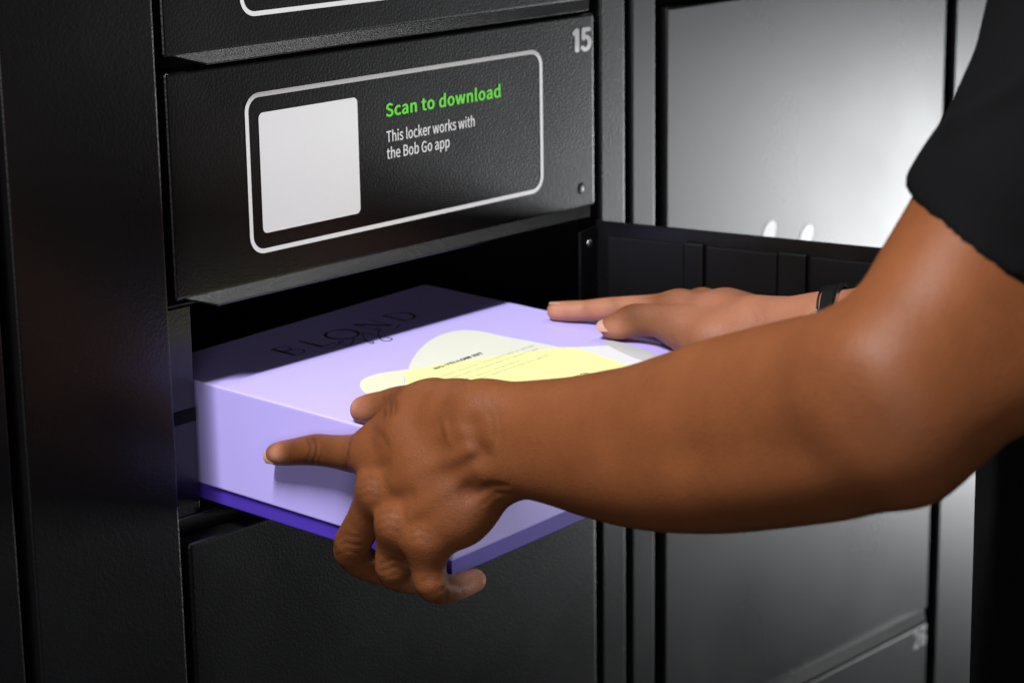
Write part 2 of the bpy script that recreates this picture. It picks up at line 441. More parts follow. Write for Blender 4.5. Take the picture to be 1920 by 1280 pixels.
# inside of the open compartment
box('jamb', -0.0045, 0.0265, 0.019, 0.0205, -0.168, -0.0125, M_STEEL, LK, 0.0004)
box('jamb_slot', 0.003, 0.0262, 0.0180, 0.0189, -0.0915, -0.0825, M_DARK, LK)
box('compartment_side', 0.0235, 0.0255, 0.0207, 0.50, -0.153, -0.012, M_INNER, LK)
box('compartment_side', 0.418, 0.420, 0.0207, 0.50, -0.153, -0.012, M_INNER, LK)
box('compartment_back', 0.0257, 0.4178, 0.498, 0.50, -0.153, -0.012, M_INNER, LK)
box('compartment_ceiling', -0.0045, 0.4235, 0.0207, 0.50, -0.0118, -0.0105, M_INNER, LK)
shelf = box('compartment_floor', -0.0045, 0.4235, 0.0207, 0.50, -0.1575, -0.156, M_INNER, LK)
box('shelf_edge', -0.0045, 0.4235, 0.017, 0.0204, -0.167, -0.156, M_STEEL, LK, 0.0014, 3)
# little striker tab on the shelf edge
sv = [(0.030, 0.016), (0.040, 0.010), (0.052, 0.0085), (0.066, 0.0105), (0.078, 0.016)]
vs = [(p[0], p[1], -0.1565) for p in sv] + [(p[0], p[1], -0.158) for p in sv]
n5 = len(sv)
add('striker_tab', mesh_of(vs, [list(range(n5)), list(range(2 * n5 - 1, n5 - 1, -1))] + [[i, n5 + i, n5 + (i + 1) % n5, (i + 1) % n5] for i in range(n5)]), M_STEEL, shelf)
# carcass behind the doors keeps the gaps black
box('carcass', -0.124, 0.4535, 0.052, 0.054, 0.0, 0.7, M_DARK, LK)
box('carcass', -0.124, -0.0075, 0.052, 0.054, -0.9, -0.001, M_DARK, LK)
box('carcass', -0.006, 0.4235, 0.022, 0.024, 0.0, 0.7, M_DARK, LK)
box('carcass', -0.006, 0.4235, 0.022, 0.024, -0.9, -0.168, M_DARK, LK)
box('carcass', 0.4225, 0.4535, 0.042, 0.50, -0.9, 0.7, M_DARK, LK)

# printing on door 15 and the one above
for dz, dr in ((0.0, door15), (PITCH, door14)):
    ring('print_frame', rrect(0.0648, 0.3572, 0.0172 + dz, 0.1252 + dz, 0.0125), rrect(0.0679, 0.3541, 0.0203 + dz, 0.1221 + dz, 0.0094),
         FACE, M_WHITE, dr)
decal('code_panel', rrect(0.0765, 0.1665, 0.0305, 0.1115, 0.0038), FACE, M_WHITE, door15, label='white rounded square panel, left blank')
text('green_lettering', 'Scan to download', 0.1935, 0.3110, 0.0942, 0.0092, FACE, M_GREEN, door15, bold=0.013)
text('white_lettering', 'This locker works with', 0.1935, 0.2830, 0.0763, 0.0078, FACE, M_WHITE, door15, bold=0.004)
text('white_lettering', 'the Bob Go app', 0.1935, 0.2565, 0.0645, 0.0078, FACE, M_WHITE, door15, bold=0.004)
text('door_number', '15', 0.3915, 0.4135, 0.1180, 0.0180, FACE, M_WHITE, door15, bold=0.021)
# small rivet dimple pressed out of the sheet
bm = bmesh.new()
bmesh.ops.create_uvsphere(bm, u_segments=16, v_segments=8, radius=1.0)
bmesh.ops.transform(bm, matrix=Matrix.Translation((0.4005, 0.0004, 0.0130)) @ Matrix.Diagonal((0.0050, 0.0009, 0.0050, 1)), verts=bm.verts)
me = bpy.data.meshes.new('d')
bm.to_mesh(me)
bm.free()
add('rivet', me, M_STEEL, door15, smooth=True)

# open door: swung past square about its right edge
HX, HY = 0.4165, -0.001
ang = math.radians(12.8)
dx, dy = math.sin(ang), -math.cos(ang)          # from hinge to free edge
nx, ny = -math.cos(ang), -math.sin(ang)         # towards the inner face
def dpt(s, t, z):
    return (HX + dx * s + nx * t, HY + dy * s + ny * t, z)
def dbox(name, s0, s1, t0, t1, z0, z1, material, parent, bevel=0.0):
    c = [dpt(s0, t0, z0), dpt(s1, t0, z0), dpt(s1, t1, z0), dpt(s0, t1, z0), dpt(s0, t0, z1), dpt(s1, t0, z1), dpt(s1, t1, z1), dpt(s0, t1, z1)]
    return add(name, hexa(c, bevel, 2), material, parent)
od = dbox('door', 0.0, 0.417, -0.0030, 0.0, -0.164, -0.0145, M_STEEL, LK, 0.0006)
od['label'] = 'open door swung out to the right, inside showing'
dbox('hinge_flange', -0.0005, 0.0015, 0.0004, 0.028, -0.162, -0.0185, M_STEEL, od, 0.0005)
for s0, s1 in ((0.078, 0.094), (0.156, 0.178), (0.262, 0.280), (0.352, 0.372)):
    dbox('stiffener', s0, s1, 0.0004, 0.0050, -0.158, -0.024, M_INNER, od, 0.0012)
for s0, s1 in ((0.012, 0.0765), (0.096, 0.1535), (0.181, 0.260), (0.282, 0.350)):
    dbox('inner_panel', s0, s1, 0.0004, 0.0022, -0.157, -0.026, M_INNER, od, 0.0006)
bm = bmesh.new()
bmesh.ops.create_uvsphere(bm, u_segments=14, v_segments=8, radius=0.0030)
sx, sy, sz = dpt(0.0018, 0.0135, -0.030)
bmesh.ops.transform(bm, matrix=Matrix.Translation((sx, sy, sz)) @ Matrix.Diagonal((1, 0.45, 1, 1)), verts=bm.verts)
me = bpy.data.meshes.new('s')
bm.to_mesh(me)
bm.free()
add('screw', me, M_SCREW, od, smooth=True)

# right-hand column
RK = empty('parcel_locker', (0.71, 0.25, -0.75), 'charcoal steel parcel locker column with a tall door and door 26', 'locker', 'locker columns side by side')
box('side_post', 0.4625, 0.4910, 0.0, 0.04, -0.9, 0.7, M_FAR, RK, 0.0018, 3)
box('side_post', 0.9310, 1.0600, 0.0, 0.04, -0.9, 0.7, M_FAR, RK, 0.0018, 3)
box('carcass', 0.4625, 1.06, 0.042, 0.044, -0.9, 0.7, M_DARK, RK)
box('carcass', 0.4925, 0.9295, 0.022, 0.024, -0.9, 0.7, M_DARK, RK)
big = locker_door('door', 0.5050, 0.9140, -0.4815, 0.1415, RK, label='tall blank door reflecting bright light', steel=M_FAR)
up = locker_door('door', 0.5050, 0.9140, 0.1535, 0.45, RK, label='door above the tall blank one, only its lower edge showing', steel=M_FAR)
d26 = box('door', 0.5050, 0.9150, 0.0, 0.018, -0.9, -0.4960, M_FAR, RK, 0.0022, 3, label='door number 26')
text('door_number', '26', 0.8905, 0.9130, -0.5175, 0.0180, FACE, M_WHITE, d26, bold=0.017)
for x, z in ((0.654, -0.0515), (0.7085, -0.0635)):
    pts = []
    for i in range(40):
        a = 2 * math.pi * i / 40
        px, pz = 0.0092 * math.cos(a), 0.0105 * math.sin(a)
        pz = pz if pz > 0 else pz - 0.055
        pts.append((x + px - 0.0095 + 0.30 * (pz - 0.0), z - 0.0105 + pz))
    decal('logo_stroke', pts, FACE, M_WHITE, big)

# neighbour at the left edge of the picture
LN = empty('parcel_locker', (-0.25, 0.25, -0.75), 'dark charcoal locker column at the left edge of the picture', 'locker', 'locker columns side by side')
box('side_post', -0.40, -0.1438, -0.013, 0.04, -0.9, 0.7, M_STEEL, LN, 0.0022, 3)
box('carcass', -0.40, -0.134, 0.042, 0.044, -0.9, 0.7, M_DARK, LN)

# ------------------------------------------------------------------ the box
BO = Vector((0.046, -0.19967746, -0.14626561))
BA = Vector((0.99866071, 0.05026757, 0.01224588))
BB = Vector((-0.05061568, 0.99826745, 0.03000257))
BC = Vector((-0.0107165, -0.03058222, 0.9994748))
BW, BL, BH = 0.29041, 0.28011, 0.07292
def bpt(a, b, c):
    return BO + BA * a + BB * b + BC * c
def bhex(a0, a1, b0, b1, c0, c1, bevel, seg=3):
    c8 = [bpt(a0, b0, c0), bpt(a1, b0, c0), bpt(a1, b1, c0), bpt(a0, b1, c0), bpt(a0, b0, c1), bpt(a1, b0, c1), bpt(a1, b1, c1), bpt(a0, b1, c1)]
    return hexa(c8, bevel, seg)
GB = empty('gift_box', tuple(bpt(BW / 2, BL / 2, -0.0118)), 'lavender lidded gift box with violet base sliding into the open compartment', 'box')
lid = add('lid', bhex(0, BW, 0, BL, 0, BH, 0.0017, 3), M_LID, GB)
add('base', bhex(0.0022, BW - 0.0022, 0.0022, BL - 0.0022, -0.0118, -0.0002, 0.0008, 2), M_BASE, GB)
def top_frame(h):
    return frame_of(bpt(0, 0, BH + h), BA * 0.001, BB * 0.001)     # millimetres on the lid
T1, T2, T3, T4 = top_frame(0.00012), top_frame(0.00024), top_frame(0.00036), top_frame(0.00048)
cream = [(65.8, 98.7), (91.3, 120.4), (123.4, 144.6), (151.9, 161.6), (178.2, 172.5), (198.1, 174.7), (209.8, 169.5), (214.8, 157.0), (215.5, 134.7),
         (217.8, 112.2), (219.4, 89.2), (219.9, 65.8), (200, 40), (160, 20), (110, 25), (70, 55)]
decal('cream_shape', spline(cream + cream[:1], 5)[:-1], T1, M_CREAM, lid)
lobe = [(120, 131.5), (111.4, 134.5), (98.1, 141.3), (85.6, 144.5), (72.9, 142.5), (62.9, 135.5), (54.4, 125.1), (49.2, 113.0), (46.1, 100.5), (48, 85), (66, 84), (80, 110), (100, 127)]
decal('pale_yellow_shape', spline(lobe + lobe[:1], 5)[:-1], T2, M_LOBE, lid)
yel = [(66.5, 98.2), (91.3, 120.0), (104.6, 131.5), (127.1, 127.4), (152.1, 117.8), (171.2, 109.7), (201.0, 96.6), (217, 87.5), (222.9, 76.4), (221.9, 62), (219.5, 51.8), (208.9, 16.6), (170, 14), (120, 22), (75, 55)]
decal('yellow_shape', spline(yel + yel[:1], 5)[:-1], T3, M_YELLOW, lid)
b1 = [(219, 90), (226.8, 80.3), (244.3, 65.7), (236.4, 48), (232.4, 36.5), (227.9, 17.5), (224, 6), (204, 6), (208.9, 16.6), (219.5, 51.8), (222.9, 72.4)]
decal('white_band', b1, T2, M_PALE, lid)
b2 = [(248.7, 74.4), (257, 71.5), (256.0, 60), (254.7, 53.2), (249.8, 29.9), (244.4, 9.9), (241, 4), (224, 6), (227.9, 17.5), (232.4, 36.5), (236.4, 48), (244.3, 65.7)]
decal('grey_band', b2, T1, M_GREY, lid)
# lettering: wide-set capitals with a handwritten word across them
ib = T1
def arc(cx, cy, rx, ry, a0, a1, n=14):
    return [(cx + rx * math.cos(math.radians(a0 + (a1 - a0) * i / n)), cy + ry * math.sin(math.radians(a0 + (a1 - a0) * i / n))) for i in range(n + 1)]
HB, HT = 218.5, 241.8
ribbon('letter_B', [(85.2, HB), (85.2, HT)], 2.9, ib, M_INK, lid)
ribbon('letter_B', [(84.2, HT - .3), (91, HT - .3)] + arc(91, (HT + 230.8) / 2, 5.6, (HT - 230.8) / 2 - .3, 88, -90) + [(86, 230.6)], 1.3, ib, M_INK, lid)
ribbon('letter_B', [(86, 230.6), (92, 230.6)] + arc(92, (HB + 230.6) / 2, 6.4, (230.6 - HB) / 2 - .3, 88, -90) + [(84.2, HB + .3)], 1.4, ib, M_INK, lid)
ribbon('letter_L', [(112.4, HB), (112.4, HT)], 2.9, ib, M_INK, lid)
ribbon('letter_L', [(111.4, HB + .3), (126.3, HB + .3)], 1.1, ib, M_INK, lid)
oo = arc(144.5, 230.2, 12.2, 11.8, 0, 360, 40)[:-1]
ribbon('letter_O', oo, [1.0 + 1.9 * abs(math.cos(2 * math.pi * i / 40)) for i in range(40)], ib, M_INK, lid, closed=True)
ribbon('letter_N', [(168.6, HB), (168.6, HT)], 1.0, ib, M_INK, lid)
ribbon('letter_N', [(168.8, HT), (185.0, HB)], 2.9, ib, M_INK, lid)
ribbon('letter_N', [(185.2, HB), (185.2, HT)], 1.0, ib, M_INK, lid)
ribbon('letter_D', [(200.6, HB), (200.6, HT)], 2.9, ib, M_INK, lid)
ribbon('letter_D', [(199.6, HT - .3), (205, HT - .3)] + arc(205, (HB + HT) / 2, 12.5, 11.3, 88, -88, 20) + [(199.6, HB + .3)],
       [1.1] * 2 + [1.1 + 1.7 * math.sin(math.pi * i / 20) for i in range(21)] + [0.8], ib, M_INK, lid)
hand = [(109.3, 212.6), (114.9, 211.1), (125.4, 214.3), (130.7, 216.0), (130.0, 218.9), (126.2, 215.3), (125.5, 209.2), (128.6, 206.9), (136.7, 211.5), (142.2, 217.2),
        (141.0, 218.4), (143.9, 209.2), (144.5, 199.5), (140.5, 197.3), (144.0, 206.2), (154.8, 219.5), (158.4, 220.4), (157.0, 205.4), (159.8, 198.0), (157.7, 193.4),
        (151.9, 193.5), (153.2, 200.5), (163.3, 212.0), (172.9, 218.8), (171.8, 221.6), (167.7, 214.0), (171.0, 208.6), (177.8, 209.3), (190.8, 215.9)]
ribbon('handwritten_word', spline(hand, 7), 1.0, T2, M_INK, lid)
text('box_lettering', 'NO-YELLOW KIT', 122.2, 172.8, 119.7, 3.9, T4, M_TEXT, lid, bold=0.009)
for s, x0, x1, y in (('Kit per capelli biondi, decolorati o grigi', 84, 210, 105.2), ('Kit for blonde, bleached or grey hair', 90, 206.5, 97.5),
                     ('Kit pour cheveux', 118, 175, 88.4), ('blonds, decolores ou gris', 108, 198, 82.0)):
    text('fine_lettering', s, x0, x1, y, 2.3, T4, M_FINE, lid)
text('box_lettering', 'va', 164.5, 181.5, 31.0, 8.6, T4, M_OLIVE, lid)

# ------------------------------------------------------------------ implicit surfaces for the person
def AT(x, y, d):
    c = np.array([(x - 960.0) / FPX, -(y - 640.0) / FPX, -1.0]) * d
    return CAM_POS + CAM_R @ c
RIGHT, UP, TOCAM = CAM_R[:, 0], CAM_R[:, 1], CAM_R[:, 2]

def cap_d(p, a, b, ra, rb):
    ab = (b - a).astype(p.dtype)
    pa = p - a.astype(p.dtype)
    ll = max(float(ab @ ab), 1e-12)
    h = pa @ ab
    t = np.minimum(np.maximum(h / ll, 0), 1)
    q = np.einsum('ij,ij->i', pa, pa) - t * (2 * h - t * ll)
    return np.sqrt(np.maximum(q, 0)) - (ra + t * (rb - ra))

def smin(a, b, k):
    h = np.maximum(k - np.abs(a - b), 0) / k
    return np.minimum(a, b) - h * h * k * 0.25

class Field:
    """groups of tapered capsules: groups = [(k_inside, k_outside, [capsules])], plus soft bumps"""
    def __init__(s):
        s.groups, s.bumps, s.ids = [], [], []
    def group(s, caps, k_in, k_out):
        # capsules of one limb (same id) join with a plain minimum, limbs blend softly
        s.groups.append((k_in, k_out, [(np.array(c[0], float), np.array(c[1], float), c[2], c[3]) for c in caps]))
        s.ids.append([c[4] if len(c) > 4 else None for c in caps])
    def bump(s, a, b, w, amp):
        s.bumps.append((np.array(a, float), np.array(b, float), w, amp))
    def eval(s, p, near=None):
        tot = None
        for gi, (ki, ko, caps) in enumerate(s.groups):
            d = None
            limbs = {}
            for ci, (a, b, ra, rb) in enumerate(caps):
                if near is not None and (gi, ci) not in near:
                    continue
                c = cap_d(p, a, b, ra, rb)
                li = s.ids[gi][ci]
                if li is None:
                    d = c if d is None else smin(d, c, ki)
                else:
                    limbs[li] = c if li not in limbs else np.minimum(limbs[li], c)
            for li in sorted(limbs):
                d = limbs[li] if d is None else smin(d, limbs[li], ki)
            if d is None:
                continue
            tot = d if tot is None else smin(tot, d, ko)
        if tot is None:
            tot = np.full(len(p), 1.0)
        for bi, (a, b, w, amp) in enumerate(s.bumps):
            if near is not None and ('b', bi) not in near:
                continue
            c = cap_d(p, a, b, 0, 0)
            tot = tot - amp * np.exp(-(c / w) ** 2)
        return tot

def polygonise(field, h, lo, hi, extra=None, axes=None):
    """sparse surface nets on a grid whose axes are the rows of `axes`"""
    A = np.eye(3) if axes is None else axes
    NB = 12
    nblk = np.ceil((hi - lo) / (h * NB)).astype(int) + 1
    n = nblk * NB + 1
    F = np.full(n, 1.0, np.float32)
    br = h * NB * 0.87
    bi, bj, bk = np.meshgrid(*[np.arange(q) for q in nblk], indexing='ij')
    B = np.stack([bi, bj, bk], -1).reshape(-1, 3)
    cen = (lo + (B * NB + NB / 2) * h) @ A
    allc = [(gi, ci, c) for gi, g in enumerate(field.groups) for ci, c in enumerate(g[2])]
    D = np.stack([cap_d(cen, *c) for _, _, c in allc], 1)
    mn = D.min(1)
    act = np.nonzero((mn < br + 0.012) & (mn > -(br + 0.014)))[0]
    for q in np.nonzero(mn <= -(br + 0.014))[0]:
        i, j, k = B[q] * NB
        F[i:i + NB + 1, j:j + NB + 1, k:k + NB + 1] = -1.0
    Bd = np.stack([cap_d(cen, b[0], b[1], 0, 0) - 2.6 * b[2] for b in field.bumps], 1) if field.bumps else np.ones((len(cen), 1))
    g = np.arange(NB + 1)
    gi, gj, gk = np.meshgrid(g, g, g, indexing='ij')
    G = np.stack([gi, gj, gk], -1).reshape(-1, 3)
    for q in act:
        near = {(allc[c][0], allc[c][1]) for c in np.nonzero(D[q] < mn[q] + 2 * br + 0.022)[0]}
        near |= {('b', b) for b in np.nonzero(Bd[q] < br)[0]} if field.bumps else set()
        P = ((lo + (B[q] * NB + G) * h) @ A).astype(np.float32)
        d = field.eval(P, near)
        if extra is not None:
            d = extra(P, d)
        i, j, k = B[q] * NB
        F[i:i + NB + 1, j:j + NB + 1, k:k + NB + 1] = d.reshape(NB + 1, NB + 1, NB + 1)
    S = F < 0
    cs = [(a, b, c) for a in (0, 1) for b in (0, 1) for c in (0, 1)]
    cnt = sum(S[a:n[0] - 1 + a, b:n[1] - 1 + b, c:n[2] - 1 + c].astype(np.int8) for a, b, c in cs)
    cell = np.argwhere((cnt > 0) & (cnt < 8))
    V = np.stack([F[cell[:, 0] + a, cell[:, 1] + b, cell[:, 2] + c] for a, b, c in cs], 1)
    off = np.array(cs, float)
    acc = np.zeros((len(cell), 3))
    num = np.zeros(len(cell))
    for e0 in range(8):
        for e1 in range(e0 + 1, 8):
            if np.abs(off[e0] - off[e1]).sum() != 1:
                continue
            v0, v1 = V[:, e0], V[:, e1]
            x = (v0 < 0) != (v1 < 0)
            t = np.where(x, v0 / np.where(x, v0 - v1, 1), 0)
            acc += np.where(x[:, None], off[e0] + t[:, None] * (off[e1] - off[e0]), 0)
            num += x
    verts = (lo + (cell + acc / num[:, None]) * h) @ A
    idm = np.full(n, -1, np.int32)
    idm[cell[:, 0], cell[:, 1], cell[:, 2]] = np.arange(len(cell))
    quads = []
    for ax in range(3):
        o1, o2 = [(1, 2), (2, 0), (0, 1)][ax]
        sl0 = [slice(None)] * 3
        sl1 = [slice(None)] * 3
        sl0[ax], sl1[ax] = slice(0, -1), slice(1, None)
        e = np.argwhere(S[tuple(sl0)] != S[tuple(sl1)])
        e = e[(e[:, o1] > 0) & (e[:, o2] > 0)]
        flip = S[e[:, 0], e[:, 1], e[:, 2]]
        def at(da, db):
            c = e.copy()
            c[:, o1] -= da
            c[:, o2] -= db
            return idm[c[:, 0], c[:, 1], c[:, 2]]
        Q = np.stack([at(1, 1), at(0, 1), at(0, 0), at(1, 0)], 1)
        Q[~flip] = Q[~flip][:, ::-1]
        quads.append(Q[(Q >= 0).all(1)])
    return verts, np.concatenate(quads)

def relax(verts, quads, it, f=0.5, wt=None):
    n = len(verts)
    e = np.concatenate([quads[:, [0, 1]], quads[:, [1, 2]], quads[:, [2, 3]], quads[:, [3, 0]]])
    e = np.concatenate([e, e[:, ::-1]])
    deg = np.bincount(e[:, 0], minlength=n)[:, None]
    v = verts.copy()
    for _ in range(it):
        for s in (f, -f * 1.04):
            a = np.stack([np.bincount(e[:, 0], weights=v[e[:, 1], c], minlength=n) for c in range(3)], 1) / np.maximum(deg, 1)
            v = v + s * (a - v) * (1.0 if wt is None else wt[:, None])
    return v

CAMAX = np.stack([RIGHT, UP, TOCAM])      # grid axes
def bounds(field, pad):
    P, Rr = [], []
    for _, _, caps in field.groups:
        for a, b, ra, rb in caps:
            P += [a, b]
            Rr += [ra, rb]
    Q = np.array(P) @ CAMAX.T
    Rr = np.array(Rr)[:, None]
    return (Q - Rr).min(0) - pad, (Q + Rr).max(0) + pad

def chain(pts):
    """[(x, y, depth, radius_mm)] -> capsules"""
    out = []
    for p, q in zip(pts[:-1], pts[1:]):
        out.append((AT(*p[:3]), AT(*q[:3]), p[3] * 0.001, q[3] * 0.001))
    return out

LIMB = [0]
def limb(pts, k=8):
    """like chain, but the path and the girth follow a smooth curve"""
    P = np.array(pts, float)
    out = []
    for i in range(len(P) - 1):
        p0, p1, p2, p3 = P[max(i - 1, 0)], P[i], P[i + 1], P[min(i + 2, len(P) - 1)]
        for j in range(k):
            t = j / k
            out.append(0.5 * (2 * p1 + (p2 - p0) * t + (2 * p0 - 5 * p1 + 4 * p2 - p3) * t * t + (3 * p1 - p0 - 3 * p2 + p3) * t ** 3))
    out.append(P[-1])
    LIMB[0] += 1
    return [c + (LIMB[0],) for c in chain([tuple(o) for o in out])]

# ---- left arm and hand (nearest the camera)
LH = Field()
L_IDX = [(519, 851, 1.510, 7.4), (534, 849, 1.5035, 8.3), (560, 846, 1.4938, 9.0), (592, 843, 1.4814, 10.2), (625, 846, 1.4700, 10.5), (664, 850, 1.455, 12.2), (704, 850, 1.440, 13.8)]
L_MID = [(748, 1066, 1.497, 8.2), (706, 1066, 1.484, 9.8), (660, 1032, 1.462, 11.6), (684, 975, 1.445, 11.8), (712, 920, 1.428, 13.2)]
L_RNG = [(818, 1078, 1.483, 8.2), (788, 1084, 1.461, 9.6), (742, 1071, 1.434, 11.4), (740, 1028, 1.424, 11.6), (748, 982, 1.412, 13.0)]
L_PNK = [(890, 1087, 1.440, 7.2), (872, 1094, 1.436, 8.0), (848, 1102, 1.427, 8.4), (813, 1097, 1.412, 10.4), (803, 1060, 1.408, 11.0), (802, 1012, 1.402, 12.6)]
L_THB = [(682, 768, 1.470, 8.8), (696, 766, 1.466, 9.8), (722, 762, 1.459, 10.3), (752, 757, 1.450, 11.4), (815, 757, 1.430, 13.4)]
for ch in (L_IDX, L_MID, L_RNG, L_PNK, L_THB):
    LH.group(limb(ch, 3), 0.004, 0.0035)
palm = []
palm += chain([(704, 850, 1.440, 13.0), (770, 822, 1.420, 14.5), (905, 775, 1.392, 17)])
palm += chain([(712, 920, 1.428, 12.5), (800, 880, 1.408, 15), (925, 815, 1.388, 18)])
palm += chain([(748, 982, 1.412, 12.5), (830, 930, 1.402, 15), (930, 850, 1.388, 18)])
palm += chain([(802, 1012, 1.402, 12.0), (860, 965, 1.400, 16), (938, 885, 1.392, 17)])
palm += chain([(815, 757, 1.430, 13.5), (860, 775, 1.412, 17), (915, 800, 1.402, 18)])
palm += chain([(790, 990, 1.420, 11), (880, 930, 1.412, 16)])
palm += chain([(735, 880, 1.435, 11), (800, 860, 1.425, 14), (880, 840, 1.41, 18)])
palm += chain([(720, 815, 1.440, 11), (775, 770, 1.428, 12)])
LH.group(palm, 0.016, 0.009)
# forearm as two columns of muscle, upper arm as two more
arm = limb([(905, 782, 1.388, 20), (950, 788, 1.381, 22.5), (1010, 788, 1.370, 24), (1100, 798, 1.350, 29.5), (1200, 803, 1.322, 35.5), (1300, 788, 1.293, 40), (1400, 766, 1.264, 42), (1550, 738, 1.217, 42.5), (1655, 738, 1.184, 42)])
arm += limb([(925, 868, 1.388, 18.5), (960, 863, 1.383, 22), (1010, 866, 1.372, 23), (1100, 872, 1.352, 28.5), (1200, 881, 1.324, 33.5), (1300, 873, 1.296, 38), (1400, 862, 1.267, 39.2), (1550, 837, 1.220, 38.5), (1665, 816, 1.190, 34)])
arm += limb([(1150, 840, 1.355, 30), (1250, 835, 1.335, 34), (1400, 815, 1.295, 37), (1600, 790, 1.225, 41)])
arm += limb([(1670, 715, 1.186, 41), (1730, 640, 1.190, 42), (1790, 548, 1.200, 44), (1880, 400, 1.222, 46), (2020, 130, 1.255, 48)])
arm += limb([(1706, 798, 1.190, 34), (1800, 728, 1.196, 37), (1910, 600, 1.215, 43), (2050, 180, 1.255, 48)])
LH.group(arm, 0.022, 0.012)
# bones, tendons, veins and skin folds
for x, y, d, w, a in ((664, 848, 1.443, 8, 1.0), (692, 920, 1.415, 9.5, 1.9), (727, 982, 1.399, 9.5, 1.6), (783, 1010, 1.390, 8, 1.2), (700, 845, 1.428, 9, 0.9),
                      (592, 838, 1.470, 8, 0.5), (640, 1030, 1.453, 9, 0.8), (738, 1082, 1.425, 9, 0.7), (808, 1104, 1.404, 8, 0.6),
                      (915, 742, 1.377, 14, 1.8), (820, 738, 1.418, 11, 1.6), (897, 845, 1.366, 14, 1.0), (1722, 884, 1.180, 20, 4.0), (742, 748, 1.44, 7, 0.8)):
    LH.bump(AT(x, y, d), AT(x, y, d), w * .001, a * .001)
def vein(pts, w, a):
    for p, q in zip(pts[:-1], pts[1:]):
        LH.bump(AT(*p), AT(*q), w * .001, a * .001)
vein([(740, 838, 1.420), (870, 808, 1.372)], 4.2, 1.5)          # extensor tendons
vein([(745, 905, 1.404), (880, 845, 1.369)], 4.2, 2.0)
vein([(775, 965, 1.392), (890, 880, 1.371)], 4.2, 1.5)
vein([(735, 893, 1.409), (760, 888, 1.401), (790, 868, 1.393), (830, 866, 1.385)], 2.4, 1.9)   # veins
vein([(835, 866, 1.384), (850, 830, 1.377), (835, 800, 1.379)], 2.4, 1.5)
# valleys between the metacarpals, behind the knuckles and beside the wrist
vein([(700, 888, 1.420), (760, 862, 1.404)], 5.5, -1.5)
vein([(715, 955, 1.410), (775, 925, 1.394)], 5.5, -1.6)
vein([(762, 1003, 1.398), (815, 965, 1.388)], 5.5, -1.2)
vein([(868, 905, 1.372), (905, 850, 1.366), (890, 800, 1.366)], 8, -2.2)
vein([(880, 925, 1.378), (935, 900, 1.372)], 6, -2.4)
# muscle relief of the forearm and the hollow of the elbow
vein([(1130, 742, 1.325), (1300, 715, 1.268), (1520, 668, 1.190)], 16, 2.6)
vein([(1180, 838, 1.290), (1330, 840, 1.250), (1520, 832, 1.185)], 15, -2.4)
vein([(1200, 905, 1.300), (1400, 905, 1.235), (1560, 890, 1.180)], 16, 1.8)
vein([(1585, 742, 1.150), (1615, 800, 1.142)], 20, -3.0)
vein([(1050, 772, 1.343), (1150, 790, 1.308), (1230, 762, 1.284), (1330, 770, 1.252)], 2.6, 0.7)
